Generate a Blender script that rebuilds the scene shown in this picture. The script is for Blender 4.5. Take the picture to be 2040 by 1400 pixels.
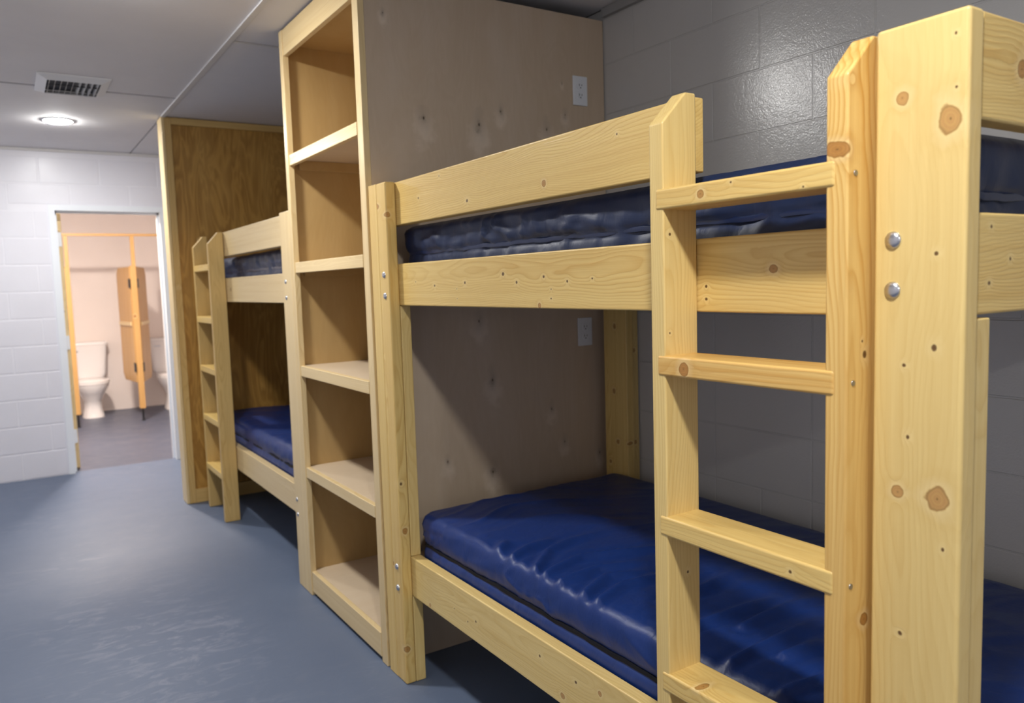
import bpy, bmesh, math, random
import numpy as np
from mathutils import Matrix, Vector

for o in list(bpy.data.objects):
    bpy.data.objects.remove(o, do_unlink=True)
SC = bpy.context.scene
COL = SC.collection
random.seed(7)
R = math.radians

# ------------------------------------------------------------------ camera
cam_d = bpy.data.cameras.new('camera')
cam = bpy.data.objects.new('camera', cam_d)
COL.objects.link(cam)
cam_d.sensor_fit = 'HORIZONTAL'
cam_d.sensor_width = 36.0
cam_d.lens = 1558.36 / 2040 * 36.0
cam_d.clip_start = 0.02
cr = Vector((0.83858212, -0.54390072, -0.03085516))
cu = Vector((0.07441461, 0.05825642, 0.99552431))
cf = Vector((0.53966888, 0.83712496, -0.08932695))
m = Matrix.Identity(4)
for i in range(3):
    m[i][0] = cr[i]; m[i][1] = cu[i]; m[i][2] = -cf[i]
m.translation = (0, 0, 1.395)
cam.matrix_world = m
cam_d.dof.use_dof = True
cam_d.dof.focus_distance = 1.75
cam_d.dof.aperture_fstop = 4.0
SC.camera = cam

# ------------------------------------------------------------------ world and exposure
w = bpy.data.worlds.new('world')
SC.world = w
w.use_nodes = True
w.node_tree.nodes['Background'].inputs[0].default_value = (0.55, 0.6, 0.7, 1)
w.node_tree.nodes['Background'].inputs[1].default_value = 0.02
vs = SC.view_settings
vs.view_transform = 'Standard'
vs.look = 'None'
vs.exposure = 0.0
vs.gamma = 1.0
vs.use_curve_mapping = False

HALL_LAMP = 510.0
HALL_COL = (1.0, 0.985, 0.955)
BATH_LAMP = 900.0
BATH_COL = (1.0, 0.88, 0.78)

# ------------------------------------------------------------------ node helpers
class NT:
    def __init__(s, name):
        s.mat = bpy.data.materials.new(name)
        s.mat.use_nodes = True
        s.t = s.mat.node_tree
        s.t.nodes.clear()
        s.out = s.t.nodes.new('ShaderNodeOutputMaterial')
        s.b = s.t.nodes.new('ShaderNodeBsdfPrincipled')
        s.link(s.b.outputs[0], s.out.inputs[0])
    def link(s, a, b):
        s.t.links.new(a, b)
    def node(s, typ, **kw):
        n = s.t.nodes.new(typ)
        for k, v in kw.items():
            setattr(n, k, v)
        return n
    def put(s, sock, v):
        if isinstance(v, bpy.types.NodeSocket):
            s.link(v, sock)
        elif v is not None:
            sock.default_value = v
    def math(s, op, a, b=None, c=None, clamp=False):
        n = s.node('ShaderNodeMath', operation=op, use_clamp=clamp)
        s.put(n.inputs[0], a)
        if b is not None: s.put(n.inputs[1], b)
        if c is not None: s.put(n.inputs[2], c)
        return n.outputs[0]
    def vm(s, op, a, b=None):
        n = s.node('ShaderNodeVectorMath', operation=op)
        s.put(n.inputs[0], a)
        if b is not None: s.put(n.inputs[1], b)
        return n.outputs[1] if op in ('LENGTH', 'DISTANCE', 'DOT_PRODUCT') else n.outputs[0]
    def noise(s, vec, scale=1.0, detail=2.0, rough=0.5, dist=0.0):
        n = s.node('ShaderNodeTexNoise')
        if vec is not None: s.link(vec, n.inputs['Vector'])
        n.inputs['Scale'].default_value = scale
        n.inputs['Detail'].default_value = detail
        n.inputs['Roughness'].default_value = rough
        n.inputs['Distortion'].default_value = dist
        return n.outputs[0]
    def ramp(s, fac, stops, interp='LINEAR'):
        n = s.node('ShaderNodeValToRGB')
        n.color_ramp.interpolation = interp
        el = n.color_ramp.elements
        while len(el) < len(stops): el.new(0.5)
        for e, (p, c) in zip(el, stops):
            e.position = p
            e.color = (c, c, c, 1) if isinstance(c, (int, float)) else (*c, 1)
        s.link(fac, n.inputs[0])
        return n.outputs[0]
    def mix(s, fac, a, b, mode='MIX'):
        n = s.node('ShaderNodeMix', data_type='RGBA', blend_type=mode)
        s.put(n.inputs[0], fac)
        for k, v in ((6, a), (7, b)):
            if isinstance(v, tuple) and len(v) == 3: v = (*v, 1)
            s.put(n.inputs[k], v)
        return n.outputs[2]
    def bump(s, h, strength=0.3, dist=0.01):
        n = s.node('ShaderNodeBump')
        n.inputs['Strength'].default_value = strength
        n.inputs['Distance'].default_value = dist
        s.link(h, n.inputs['Height'])
        s.link(n.outputs[0], s.b.inputs['Normal'])
    def objco(s):
        return s.node('ShaderNodeTexCoord').outputs['Object']
    def rnd(s):
        return s.node('ShaderNodeObjectInfo').outputs['Random']
    def sep(s, v):
        n = s.node('ShaderNodeSeparateXYZ'); s.link(v, n.inputs[0]); return n.outputs
    def comb(s, x, y, z):
        n = s.node('ShaderNodeCombineXYZ')
        for k, v in enumerate((x, y, z)): s.put(n.inputs[k], v)
        return n.outputs[0]

def plain(name, col, rough=0.5, metal=0.0, emit=0.0, spec=0.5):
    n = NT(name)
    n.b.inputs['Base Color'].default_value = (*col, 1)
    n.b.inputs['Roughness'].default_value = rough
    n.b.inputs['Metallic'].default_value = metal
    n.b.inputs['Specular IOR Level'].default_value = spec
    if emit:
        n.b.inputs['Emission Color'].default_value = (*col, 1)
        n.b.inputs['Emission Strength'].default_value = emit
    return n.mat

_pine = {}
TONES = {   # early wood, late wood, knot
    'yellow': ((0.79, 0.580, 0.215), (0.58, 0.335, 0.080), (0.40, 0.190, 0.050)),
    'amber':  ((0.80, 0.545, 0.190), (0.56, 0.275, 0.050), (0.38, 0.165, 0.040)),
    'cream':  ((0.79, 0.595, 0.245), (0.63, 0.410, 0.125), (0.48, 0.250, 0.085)),
    'pale':   ((0.79, 0.620, 0.340), (0.62, 0.430, 0.190), (0.38, 0.200, 0.070)),
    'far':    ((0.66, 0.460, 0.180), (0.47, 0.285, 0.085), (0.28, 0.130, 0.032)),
    'stall':  ((0.60, 0.360, 0.135), (0.46, 0.240, 0.070), (0.30, 0.120, 0.030)),
}
def pine(axis, tone='yellow', knots=None, nrm='X', seed=None, ring=1.0, con=1.0):
    """sawn softwood: growth rings round an off-centre pith, knots, satin varnish.  axis = length of the board.
    knots = [(local x, y, z, radius mm), ...]; the small ones are dark pin knots"""
    key = (axis, tone, ring, con)
    if knots is None and key in _pine:
        return _pine[key]
    n = NT('pine_' + tone + '_' + axis.lower())
    p = n.objco()
    x, y, z = n.sep(p)
    L, a, b = {'X': (x, y, z), 'Y': (y, x, z), 'Z': (z, x, y)}[axis]
    rnd = n.rnd() if seed is None else seed
    off = n.math('MULTIPLY', rnd, 41.0)
    Lo = n.math('ADD', L, off)
    q = n.comb(a, b, Lo)
    kw = n.noise(q, 70, 2)
    kw2 = n.noise(q, 24, 2)
    kwf = n.math('ADD', n.math('MULTIPLY', kw, 0.5), n.math('MULTIPLY_ADD', kw2, 0.9, 0.3))
    kd = pin = None
    if knots:
        nsc = {'X': (0.5, 1, 1), 'Y': (1, 0.5, 1), 'Z': (1, 1, 0.5)}[nrm]
        for i, k in enumerate(knots):
            el = {'X': (0.8, 1, 1), 'Y': (1, 0.8, 1), 'Z': (1, 1, 0.8)}[axis] if i % 2 else (1, 1, 1)
            # a branch leaves the stem at a slant: shear each knot a little
            d0 = n.vm('SUBTRACT', p, tuple(k[:3]))
            d = n.vm('LENGTH', n.vm('MULTIPLY', d0, tuple(i_ * j_ for i_, j_ in zip(nsc, el))))
            small = k[3] < 7
            d = n.math('DIVIDE', d, k[3] * (0.00070 if small else 0.001))
            if small: pin = d if pin is None else n.math('MINIMUM', pin, d)
            else: kd = d if kd is None else n.math('MINIMUM', kd, d)
    else:
        v = n.node('ShaderNodeTexVoronoi', voronoi_dimensions='3D', feature='F1')
        n.link(n.comb(a, b, n.math('MULTIPLY', Lo, 0.85)), v.inputs['Vector'])
        v.inputs['Scale'].default_value = 4.2
        cs = n.node('ShaderNodeSeparateColor'); n.link(v.outputs['Color'], cs.inputs[0])
        rad = n.math('MAXIMUM', n.math('MULTIPLY_ADD', cs.outputs[0], 0.10, -0.035), 0.004)
        kd = n.math('DIVIDE', v.outputs['Distance'], rad)
    if kd is None: kd = n.math('ADD', pin, 40.0)
    kd = n.math('MULTIPLY', kd, kwf)
    kall = kd if pin is None else n.math('MINIMUM', kd, n.math('MULTIPLY', pin, 0.8))
    kinf = n.math('DIVIDE', 1.0, n.math('ADD', 1.0, n.math('MULTIPLY', kall, n.math('MULTIPLY', kall, 0.45))))
    # ---- rings
    wv = n.node('ShaderNodeTexNoise')
    n.link(n.vm('MULTIPLY', q, (6.0, 6.0, 1.6)), wv.inputs['Vector'])
    wv.inputs['Scale'].default_value = 1.0
    wv.inputs['Detail'].default_value = 2.5
    ws = n.node('ShaderNodeSeparateColor'); n.link(wv.outputs[1], ws.inputs[0])
    wa = n.math('MULTIPLY_ADD', ws.outputs[0], 0.10, -0.05)
    wb = n.math('MULTIPLY_ADD', ws.outputs[1], 0.10, -0.05)
    pa = n.math('MULTIPLY_ADD', n.math('FRACT', n.math('MULTIPLY', rnd, 7.31)), 0.10, -0.05)
    pb = n.math('MULTIPLY_ADD', n.math('FRACT', n.math('MULTIPLY', rnd, 13.7)), 0.10, 0.015)
    ra = n.math('ADD', n.math('SUBTRACT', a, pa), wa)
    rb = n.math('ADD', n.math('SUBTRACT', b, pb), wb)
    r = n.math('SQRT', n.math('ADD', n.math('MULTIPLY', ra, ra), n.math('MULTIPLY', rb, rb)))
    r = n.math('MULTIPLY_ADD', kinf, 0.016, r)
    fr = n.math('FRACT', n.math('MULTIPLY', r, 165.0 * ring))
    lat = n.ramp(fr, [(0.0, 0.25), (0.10, 0.0), (0.45, 0.10), (0.80, 0.70), (0.92, 1.0), (1.0, 0.25)])
    amt = n.noise(n.vm('MULTIPLY', q, (8.0, 8.0, 0.9)), 1.0, 2)
    lat = n.math('MULTIPLY', lat, n.ramp(amt, [(0.30, 0.15), (0.65, 1.0)]))
    fib = n.noise(n.vm('MULTIPLY', q, (380.0, 380.0, 7.0)), 1.0, 2)
    strk = n.noise(n.vm('MULTIPLY', q, (60.0, 60.0, 0.9)), 1.0, 3, 0.6)
    T = TONES[tone]
    big = n.noise(n.vm('MULTIPLY', q, (10.0, 10.0, 1.4)), 1.0, 2)
    base = n.mix(n.ramp(big, [(0.35, 0.0), (0.75, 0.55)]), T[0], tuple(0.55 * i + 0.45 * j for i, j in zip(T[0], T[1])))
    base = n.mix(n.ramp(strk, [(0.45, 0.0), (0.75, 0.40 * con)]), base, T[1])
    base = n.mix(n.ramp(strk, [(0.25, 0.35), (0.45, 0.0)]), base, tuple(min(0.95, i * 1.12) for i in T[0]))
    col = n.mix(n.math('MULTIPLY', lat, min(1.0, 0.66 * con)), base, T[1])
    col = n.mix(n.math('MULTIPLY_ADD', fib, 0.35, -0.08, clamp=True), col, T[1])
    # resin stain around and pale rim, then the knot itself with its own rings
    col = n.mix(n.ramp(n.math('MULTIPLY', kd, 0.2), [(0.28, 0.30), (0.62, 0.0)]), col, T[1])
    col = n.mix(n.ramp(n.math('MULTIPLY', kd, 0.2), [(0.19, 0.0), (0.225, 0.30), (0.27, 0.22), (0.42, 0.0)]), col, (0.93, 0.78, 0.44))
    kr = n.math('MULTIPLY_ADD', n.math('SINE', n.math('MULTIPLY', kd, 17.0)), 0.5, 0.5)
    kcol = n.mix(n.math('MULTIPLY', kr, 0.5), T[2], tuple(0.45 * i + 0.55 * j for i, j in zip(T[2], T[1])))
    col = n.mix(n.ramp(n.math('MULTIPLY', kd, 0.25), [(0.0, 0.92), (0.225, 0.88), (0.262, 0.0)]), col, kcol)
    col = n.mix(n.ramp(n.math('MULTIPLY', kd, 0.25), [(0.19, 0.0), (0.232, 0.55), (0.262, 0.0)]), col, tuple(0.45 * i for i in T[2]))
    col = n.mix(n.ramp(kd, [(0.0, 0.8), (0.17, 0.0)]), col, (0.10, 0.04, 0.012))
    if pin is not None:
        pw = n.math('MULTIPLY', pin, kwf)
        col = n.mix(n.ramp(n.math('MULTIPLY', pw, 0.2), [(0.2, 0.2), (0.9, 0.0)]), col, (0.92, 0.76, 0.40))
        col = n.mix(n.ramp(n.math('MULTIPLY', pw, 0.25), [(0.0, 1.0), (0.20, 0.92), (0.30, 0.0)]), col, (0.12, 0.055, 0.016))
    n.link(col, n.b.inputs['Base Color'])
    n.link(n.ramp(strk, [(0.3, 0.30), (0.7, 0.42)]), n.b.inputs['Roughness'])
    n.b.inputs['Specular IOR Level'].default_value = 0.45
    h = n.math('ADD', n.math('MULTIPLY', lat, 0.6), n.math('MULTIPLY', fib, 0.6))
    h = n.math('ADD', h, n.math('MULTIPLY', strk, 0.8))
    n.bump(h, 0.25, 0.0014)
    if knots is None:
        _pine[key] = n.mat
    return n.mat

def plywood(name, base, dark, light, knots=(), axis='Z', figure=0.5, rough=0.42):
    """rotary cut veneer: broad wavy figure with pin knots that trail smears up and down the sheet"""
    n = NT(name)
    p = n.objco()
    x, y, z = n.sep(p)
    q = n.vm('ADD', p, n.comb(0.0, 0.0, n.math('MULTIPLY', n.rnd(), 30.0)))
    st = {'Z': (5.0, 5.0, 1.1), 'X': (1.1, 5.0, 5.0), 'Y': (5.0, 1.1, 5.0)}[axis]
    wv = n.noise(n.vm('MULTIPLY', q, st), 1.0, 3, 0.55, 1.4)
    bands = n.math('FRACT', n.math('MULTIPLY', wv, 9.0))
    bands = n.ramp(bands, [(0.0, 0.5), (0.3, 0.15), (0.7, 0.65), (1.0, 0.5)])
    col = n.mix(n.math('MULTIPLY', bands, figure), base, dark)
    cl = n.noise(n.vm('MULTIPLY', q, tuple(1.3 * s for s in st)), 1.0, 3, 0.6)
    col = n.mix(n.ramp(cl, [(0.45, 0.0), (0.8, 0.45)]), col, light)
    fs = {'Z': (260.0, 260.0, 7.0), 'X': (7.0, 260.0, 260.0), 'Y': (260.0, 7.0, 260.0)}[axis]
    fib = n.noise(n.vm('MULTIPLY', q, fs), 1.0, 2)
    col = n.mix(n.math('MULTIPLY_ADD', fib, 0.3, -0.1, clamp=True), col, dark)
    if knots:
        pin = sm = bl = None
        for k in knots:
            d0 = n.vm('SUBTRACT', p, tuple(k[:3]))
            a = n.math('DIVIDE', n.vm('LENGTH', n.vm('MULTIPLY', d0, (1, 1, 0.6))), k[3] * 0.00034)
            b = n.math('DIVIDE', n.vm('LENGTH', n.vm('MULTIPLY', d0, (1.0, 1, 0.5))), k[3] * 0.0030)
            d1 = n.vm('SUBTRACT', p, (k[0], k[1], k[2] - k[3] * 0.0032))
            c = n.math('DIVIDE', n.vm('LENGTH', n.vm('MULTIPLY', d1, (1.0, 1, 0.6))), k[3] * 0.0042)
            pin = a if pin is None else n.math('MINIMUM', pin, a)
            sm = b if sm is None else n.math('MINIMUM', sm, b)
            bl = c if bl is None else n.math('MINIMUM', bl, c)
        wob = n.math('MULTIPLY_ADD', n.noise(q, 28, 4, 0.6), 1.6, -0.8)
        bl = n.math('ADD', bl, wob)
        sm = n.math('ADD', sm, wob)
        col = n.mix(n.ramp(bl, [(0.0, 0.55), (0.5, 0.3), (1.0, 0.0)]), col, tuple(min(0.9, c * 1.25) for c in light))
        col = n.mix(n.ramp(sm, [(0.0, 0.60), (0.4, 0.22), (0.9, 0.0)]), col, tuple(c * 0.40 for c in dark))
        col = n.mix(n.ramp(pin, [(0.0, 0.9), (0.6, 0.8), (1.0, 0.0)]), col, (0.05, 0.03, 0.016))
    n.link(col, n.b.inputs['Base Color'])
    n.b.inputs['Roughness'].default_value = rough
    n.b.inputs['Specular IOR Level'].default_value = 0.35
    n.bump(fib, 0.08, 0.0008)
    return n.mat

def block_paint(name, col, rough, bump_s, sc=120.0):
    n = NT(name)
    p = n.node('ShaderNodeNewGeometry').outputs['Position']
    a = n.noise(p, sc, 2, 0.5)
    b = n.noise(p, 5.0, 3, 0.5)
    c = n.mix(n.ramp(b, [(0.35, 0.0), (0.7, 0.12)]), col, tuple(0.8 * i for i in col))
    n.link(c, n.b.inputs['Base Color'])
    n.link(n.ramp(b, [(0.3, rough * 0.9), (0.7, rough * 1.12)]), n.b.inputs['Roughness'])
    n.bump(n.math('ADD', a, n.math('MULTIPLY', n.noise(p, sc * 0.3, 2), 0.8)), bump_s, 0.0009 * 120.0 / max(sc, 120.0))
    return n.mat

def floor_paint():
    n = NT('floor_paint')
    p = n.node('ShaderNodeNewGeometry').outputs['Position']
    big = n.noise(p, 0.9, 3, 0.5)
    col = n.mix(n.ramp(big, [(0.35, 0.0), (0.7, 1.0)]), (0.102, 0.136, 0.212), (0.122, 0.158, 0.238))
    # trowel marks and scuffs, thickened to paint the lamp-lit glare spot paler
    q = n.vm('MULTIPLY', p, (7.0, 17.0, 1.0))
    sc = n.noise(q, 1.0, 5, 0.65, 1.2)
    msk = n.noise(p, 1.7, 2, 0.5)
    worn_glare = n.math('SUBTRACT', 1.0, n.math('DIVIDE', n.vm('LENGTH', n.vm('MULTIPLY', n.vm('SUBTRACT', p, (0.38, 3.25, 0.0)), (2.0, 0.8, 1.0))), 1.0), clamp=True)
    worn_glare = n.math('ADD', n.ramp(msk, [(0.50, 0.0), (0.70, 0.6)]), worn_glare, clamp=True)
    s = n.math('MULTIPLY', n.ramp(sc, [(0.50, 0.0), (0.66, 1.0)]), worn_glare)
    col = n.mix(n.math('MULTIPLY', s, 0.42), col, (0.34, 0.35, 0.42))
    sp = n.noise(p, 42.0, 2, 0.5)
    col = n.mix(n.ramp(sp, [(0.80, 0.0), (0.82, 0.85)]), col, (0.02, 0.025, 0.03))
    n.link(col, n.b.inputs['Base Color'])
    ro = n.math('ADD', n.math('MULTIPLY', n.noise(p, 6.0, 4, 0.6), 0.16), 0.42)
    n.link(n.math('ADD', ro, n.math('MULTIPLY', s, 0.06)), n.b.inputs['Roughness'])
    n.b.inputs['Specular IOR Level'].default_value = 0.5
    n.bump(n.math('ADD', n.noise(p, 9.0, 4, 0.55), n.math('MULTIPLY', sc, 0.4)), 0.12, 0.006)
    return n.mat

def vinyl(name, col, rough=0.33):
    n = NT(name)
    p = n.objco()
    q = n.vm('MULTIPLY', p, (26.0, 26.0, 14.0))
    a = n.noise(q, 1.0, 3, 0.55, 0.8)
    b = n.noise(p, 420.0, 1, 0.5)
    c = n.mix(n.ramp(a, [(0.3, 0.0), (0.75, 0.35)]), col, tuple(1.5 * i for i in col))
    n.link(c, n.b.inputs['Base Color'])
    n.b.inputs['Roughness'].default_value = rough
    n.b.inputs['Specular IOR Level'].default_value = 0.45
    n.bump(n.math('ADD', n.math('MULTIPLY', a, 1.0), n.math('MULTIPLY', b, 0.05)), 0.25, 0.006)
    return n.mat

# ------------------------------------------------------------------ mesh helpers
def tag(o, label=None, cat=None, group=None, kind=None):
    if label: o['label'] = label
    if cat: o['category'] = cat
    if group: o['group'] = group
    if kind: o['kind'] = kind
    return o

def empty(name, loc=(0, 0, 0)):
    o = bpy.data.objects.new(name, None)
    o.empty_display_size = 0.05
    COL.objects.link(o)
    o.location = loc
    return o

_wloc = {}
def place(o, loc, parent):
    """world location for a part whose ancestors only translate"""
    _wloc[o.name] = Vector(loc)
    if parent is not None:
        o.parent = parent
        o.location = Vector(loc) - _wloc.get(parent.name, parent.location)
    else:
        o.location = loc

def link_mesh(name, me, mat, loc, parent):
    o = bpy.data.objects.new(name, me)
    COL.objects.link(o)
    if mat is not None and not me.materials:
        me.materials.append(mat)
    place(o, loc, parent)
    return o

def root(name, loc):
    o = empty(name, loc)
    _wloc[o.name] = Vector(loc)
    return o

def finish(bm, name, angle=40):
    me = bpy.data.meshes.new(name)
    bmesh.ops.recalc_face_normals(bm, faces=bm.faces)
    bm.to_mesh(me); bm.free()
    for p in me.polygons: p.use_smooth = True
    me.set_sharp_from_angle(angle=R(angle))
    return me

def flat_normals(me):
    """area-weighted corner normals, so the broad faces of a bevelled board shade flat"""
    vn = np.zeros((len(me.vertices), 3))
    for p in me.polygons:
        for v in p.vertices: vn[v] += np.array(p.normal) * p.area ** 1.5
    vn /= np.maximum(np.linalg.norm(vn, axis=1), 1e-12)[:, None]
    me.normals_split_custom_set_from_vertices([tuple(v) for v in vn])

_boxes = {}
def box_mesh(name, sx, sy, sz, bev=0.003, seg=2):
    key = (name, round(sx, 4), round(sy, 4), round(sz, 4), bev, seg)
    bm = bmesh.new()
    bmesh.ops.create_cube(bm, size=1.0)
    bmesh.ops.scale(bm, vec=(sx, sy, sz), verts=bm.verts)
    if bev:
        b = min(bev, 0.45 * min(sx, sy, sz))
        bmesh.ops.bevel(bm, geom=list(bm.edges), offset=b, segments=seg, profile=0.5, affect='EDGES')
    me = finish(bm, name, 75 if bev else 40)
    if bev: flat_normals(me)
    return me

def board(name, x0, x1, y0, y1, z0, z1, mat, parent=None, bev=0.004, seg=2):
    c = ((x0 + x1) / 2, (y0 + y1) / 2, (z0 + z1) / 2)
    me = box_mesh(name, abs(x1 - x0), abs(y1 - y0), abs(z1 - z0), bev, seg)
    return link_mesh(name, me, mat, c, parent)

def prism(name, prof, axis, length, mat, loc, parent, bev=0.004, seg=2):
    """profile (list of 2-D points) extruded along an axis, centred at loc. X: (y,z)  Y: (x,z)  Z: (x,y)"""
    bm = bmesh.new()
    def v3(p, t):
        return {'X': (t, p[0], p[1]), 'Y': (p[0], t, p[1]), 'Z': (p[0], p[1], t)}[axis]
    a = [bm.verts.new(v3(p, -length / 2)) for p in prof]
    b = [bm.verts.new(v3(p, length / 2)) for p in prof]
    bm.faces.new(a); bm.faces.new(b[::-1])
    k = len(prof)
    for i in range(k):
        bm.faces.new((a[i], a[(i + 1) % k], b[(i + 1) % k], b[i]))
    bmesh.ops.recalc_face_normals(bm, faces=bm.faces)
    if bev:
        bmesh.ops.bevel(bm, geom=list(bm.edges), offset=bev, segments=seg, profile=0.5, affect='EDGES')
    me = finish(bm, name, 75 if bev else 40)
    if bev: flat_normals(me)
    return link_mesh(name, me, mat, loc, parent)

def lathe_mesh(name, prof, n=32, axis='Z', angle=40):
    """prof: [(r, h)...] revolved about axis"""
    bm = bmesh.new()
    rings = []
    for r, h in prof:
        ring = []
        if r < 1e-6:
            ring = [bm.verts.new((0, 0, h))]
        else:
            for i in range(n):
                t = 2 * math.pi * i / n
                ring.append(bm.verts.new((r * math.cos(t), r * math.sin(t), h)))
        rings.append(ring)
    for A, B in zip(rings, rings[1:]):
        for i in range(n):
            j = (i + 1) % n
            if len(A) == 1 and len(B) == 1: continue
            if len(A) == 1: bm.faces.new((A[0], B[i], B[j]))
            elif len(B) == 1: bm.faces.new((A[i], A[j], B[0]))
            else: bm.faces.new((A[i], A[j], B[j], B[i]))
    if axis == 'X':
        bmesh.ops.rotate(bm, verts=bm.verts, cent=(0, 0, 0), matrix=Matrix.Rotation(R(-90), 3, 'Y'))
    if axis == 'Y':
        bmesh.ops.rotate(bm, verts=bm.verts, cent=(0, 0, 0), matrix=Matrix.Rotation(R(90), 3, 'X'))
    return finish(bm, name, angle)

# ------------------------------------------------------------------ materials
M_BLOCK_GREY = block_paint('grey_block_paint', (0.50, 0.488, 0.472), 0.20, 1.0, 190)
M_BLOCK_WHITE = block_paint('white_block_paint', (0.80, 0.80, 0.865), 0.34, 0.25, 90)
M_BATH_WALL = block_paint('bathroom_wall_paint', (0.84, 0.75, 0.70), 0.45, 0.12, 90)
M_CEIL = block_paint('ceiling_paint', (0.74, 0.725, 0.735), 0.8, 0.06, 60)
M_TRIM_GREY = plain('grey_trim_paint', (0.30, 0.295, 0.29), 0.4)
M_BATTEN = plain('batten_paint', (0.70, 0.69, 0.68), 0.45)
M_WHITE = plain('white_enamel', (0.84, 0.88, 0.93), 0.3)
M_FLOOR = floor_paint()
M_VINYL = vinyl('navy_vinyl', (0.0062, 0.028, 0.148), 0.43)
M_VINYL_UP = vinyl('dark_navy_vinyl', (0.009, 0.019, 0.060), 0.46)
M_ZIP = plain('black_zipper', (0.006, 0.007, 0.012), 0.6, 0.0, 0.0, 0.2)
M_PIPE = plain('navy_piping', (0.010, 0.020, 0.065), 0.28)
M_STEEL = plain('zinc_steel', (0.62, 0.63, 0.66), 0.28, 1.0)
M_SCREW = plain('screw_steel', (0.35, 0.35, 0.36), 0.4, 1.0)
M_PLASTIC = plain('white_plastic', (0.74, 0.76, 0.79), 0.35)
M_DARK = plain('dark_slot', (0.03, 0.035, 0.035), 0.6)
M_BLACK = plain('black_metal', (0.012, 0.012, 0.014), 0.4)
M_PORC = plain('porcelain', (0.82, 0.79, 0.78), 0.12)
M_GREYVENT = plain('vent_paint', (0.72, 0.72, 0.73), 0.4)
M_VENTDARK = plain('vent_inside', (0.05, 0.05, 0.055), 0.7)
M_MORTAR_GREY = block_paint('grey_joint_paint', (0.475, 0.463, 0.448), 0.24, 0.9, 190)
M_MORTAR_WHITE = block_paint('white_joint_paint', (0.84, 0.84, 0.90), 0.36, 0.2, 90)

PLYK = [(1.319, 1.991, 12), (1.551, 1.986, 14), (1.649, 2.043, 8), (1.958, 2.057, 7), (1.945, 2.18, 3), (1.864, 1.992, 11),
        (1.573, 1.014, 12), (1.561, 0.652, 11), (1.363, 0.722, 8), (1.915, 0.723, 8), (1.852, 0.868, 8), (2.10, 0.651, 8), (1.521, 1.246, 11), (1.176, 2.336, 5)]

# ================================================================== SETTING
CEIL = 2.50
WALLX = 2.165
ENDY = 6.95
BACKY = -3.2
LEFTX = -1.0

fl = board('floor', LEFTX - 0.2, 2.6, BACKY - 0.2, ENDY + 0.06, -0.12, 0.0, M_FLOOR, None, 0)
fl2 = board('floor_bathroom', -0.7, 2.6, ENDY + 0.06, 10.6, -0.12, 0.0, block_paint('bathroom_floor_paint', (0.085, 0.098, 0.145), 0.42, 0.08, 40), None, 0)
tag(fl2, 'darker grey painted floor of the bathroom beyond the doorway', 'floor', kind='structure')
tag(fl, 'blue-grey painted concrete floor with a satin sheen and pale scuffs', 'floor', kind='structure')

# ---- right wall of grey painted concrete blocks
wr = board('wall_right', WALLX + 0.0016, WALLX + 0.16, BACKY, ENDY + 0.12, 0.0, CEIL, M_MORTAR_GREY, None, 0)
tag(wr, 'grey glossy painted concrete block wall behind the bunks', 'wall', kind='structure')
BH = 0.2035
_blk = {}
def block(parent, mat, name, axis, a0, a1, z0, z1, face, depth=0.012, gap=0.0026, bev=0.0016):
    sx = a1 - a0 - gap * 2; sz = z1 - z0 - gap * 2
    if sx < 0.02 or sz < 0.02: return
    key = (axis, round(sx, 3), round(sz, 3), mat.name)
    if key not in _blk:
        s = (depth, sx, sz) if axis == 'Y' else (sx, depth, sz)
        me = box_mesh(name, *s, bev, 1)
        me.materials.append(mat)
        _blk[key] = me
    ac = (a0 + a1) / 2; zc = (z0 + z1) / 2
    loc = (face + depth / 2, ac, zc) if axis == 'Y' else (ac, face + depth / 2, zc)
    return link_mesh(name, _blk[key], None, loc, parent)

Z0 = 0.0375
yend = 2.578
for k in range(-1, 12):
    z0 = max(0.0, Z0 + k * BH); z1 = min(2.462, Z0 + (k + 1) * BH)
    if k in (9, 5, 4, 3): ph = 1.991
    elif k == 2: ph = 1.991
    else: ph = 1.785 if k % 2 == 0 else 1.991
    ys = sorted(set([round(ph + 0.4115 * i, 4) for i in range(-8, 3)]))
    ys = [v for v in ys if -1.3 < v < yend - 0.03] + [yend]
    if k == 2: ys = sorted(ys + [1.782])
    for a, b in zip(ys, ys[1:]):
        block(wr, M_BLOCK_GREY, 'concrete_block', 'Y', a, b, z0, z1, WALLX)
tr = board('trim_1', WALLX - 0.020, WALLX + 0.002, BACKY, 2.575, 2.463, CEIL - 0.001, M_TRIM_GREY, None, 0.002)
tag(tr, 'grey painted trim board where the block wall meets the ceiling', 'trim', kind='structure')

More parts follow.
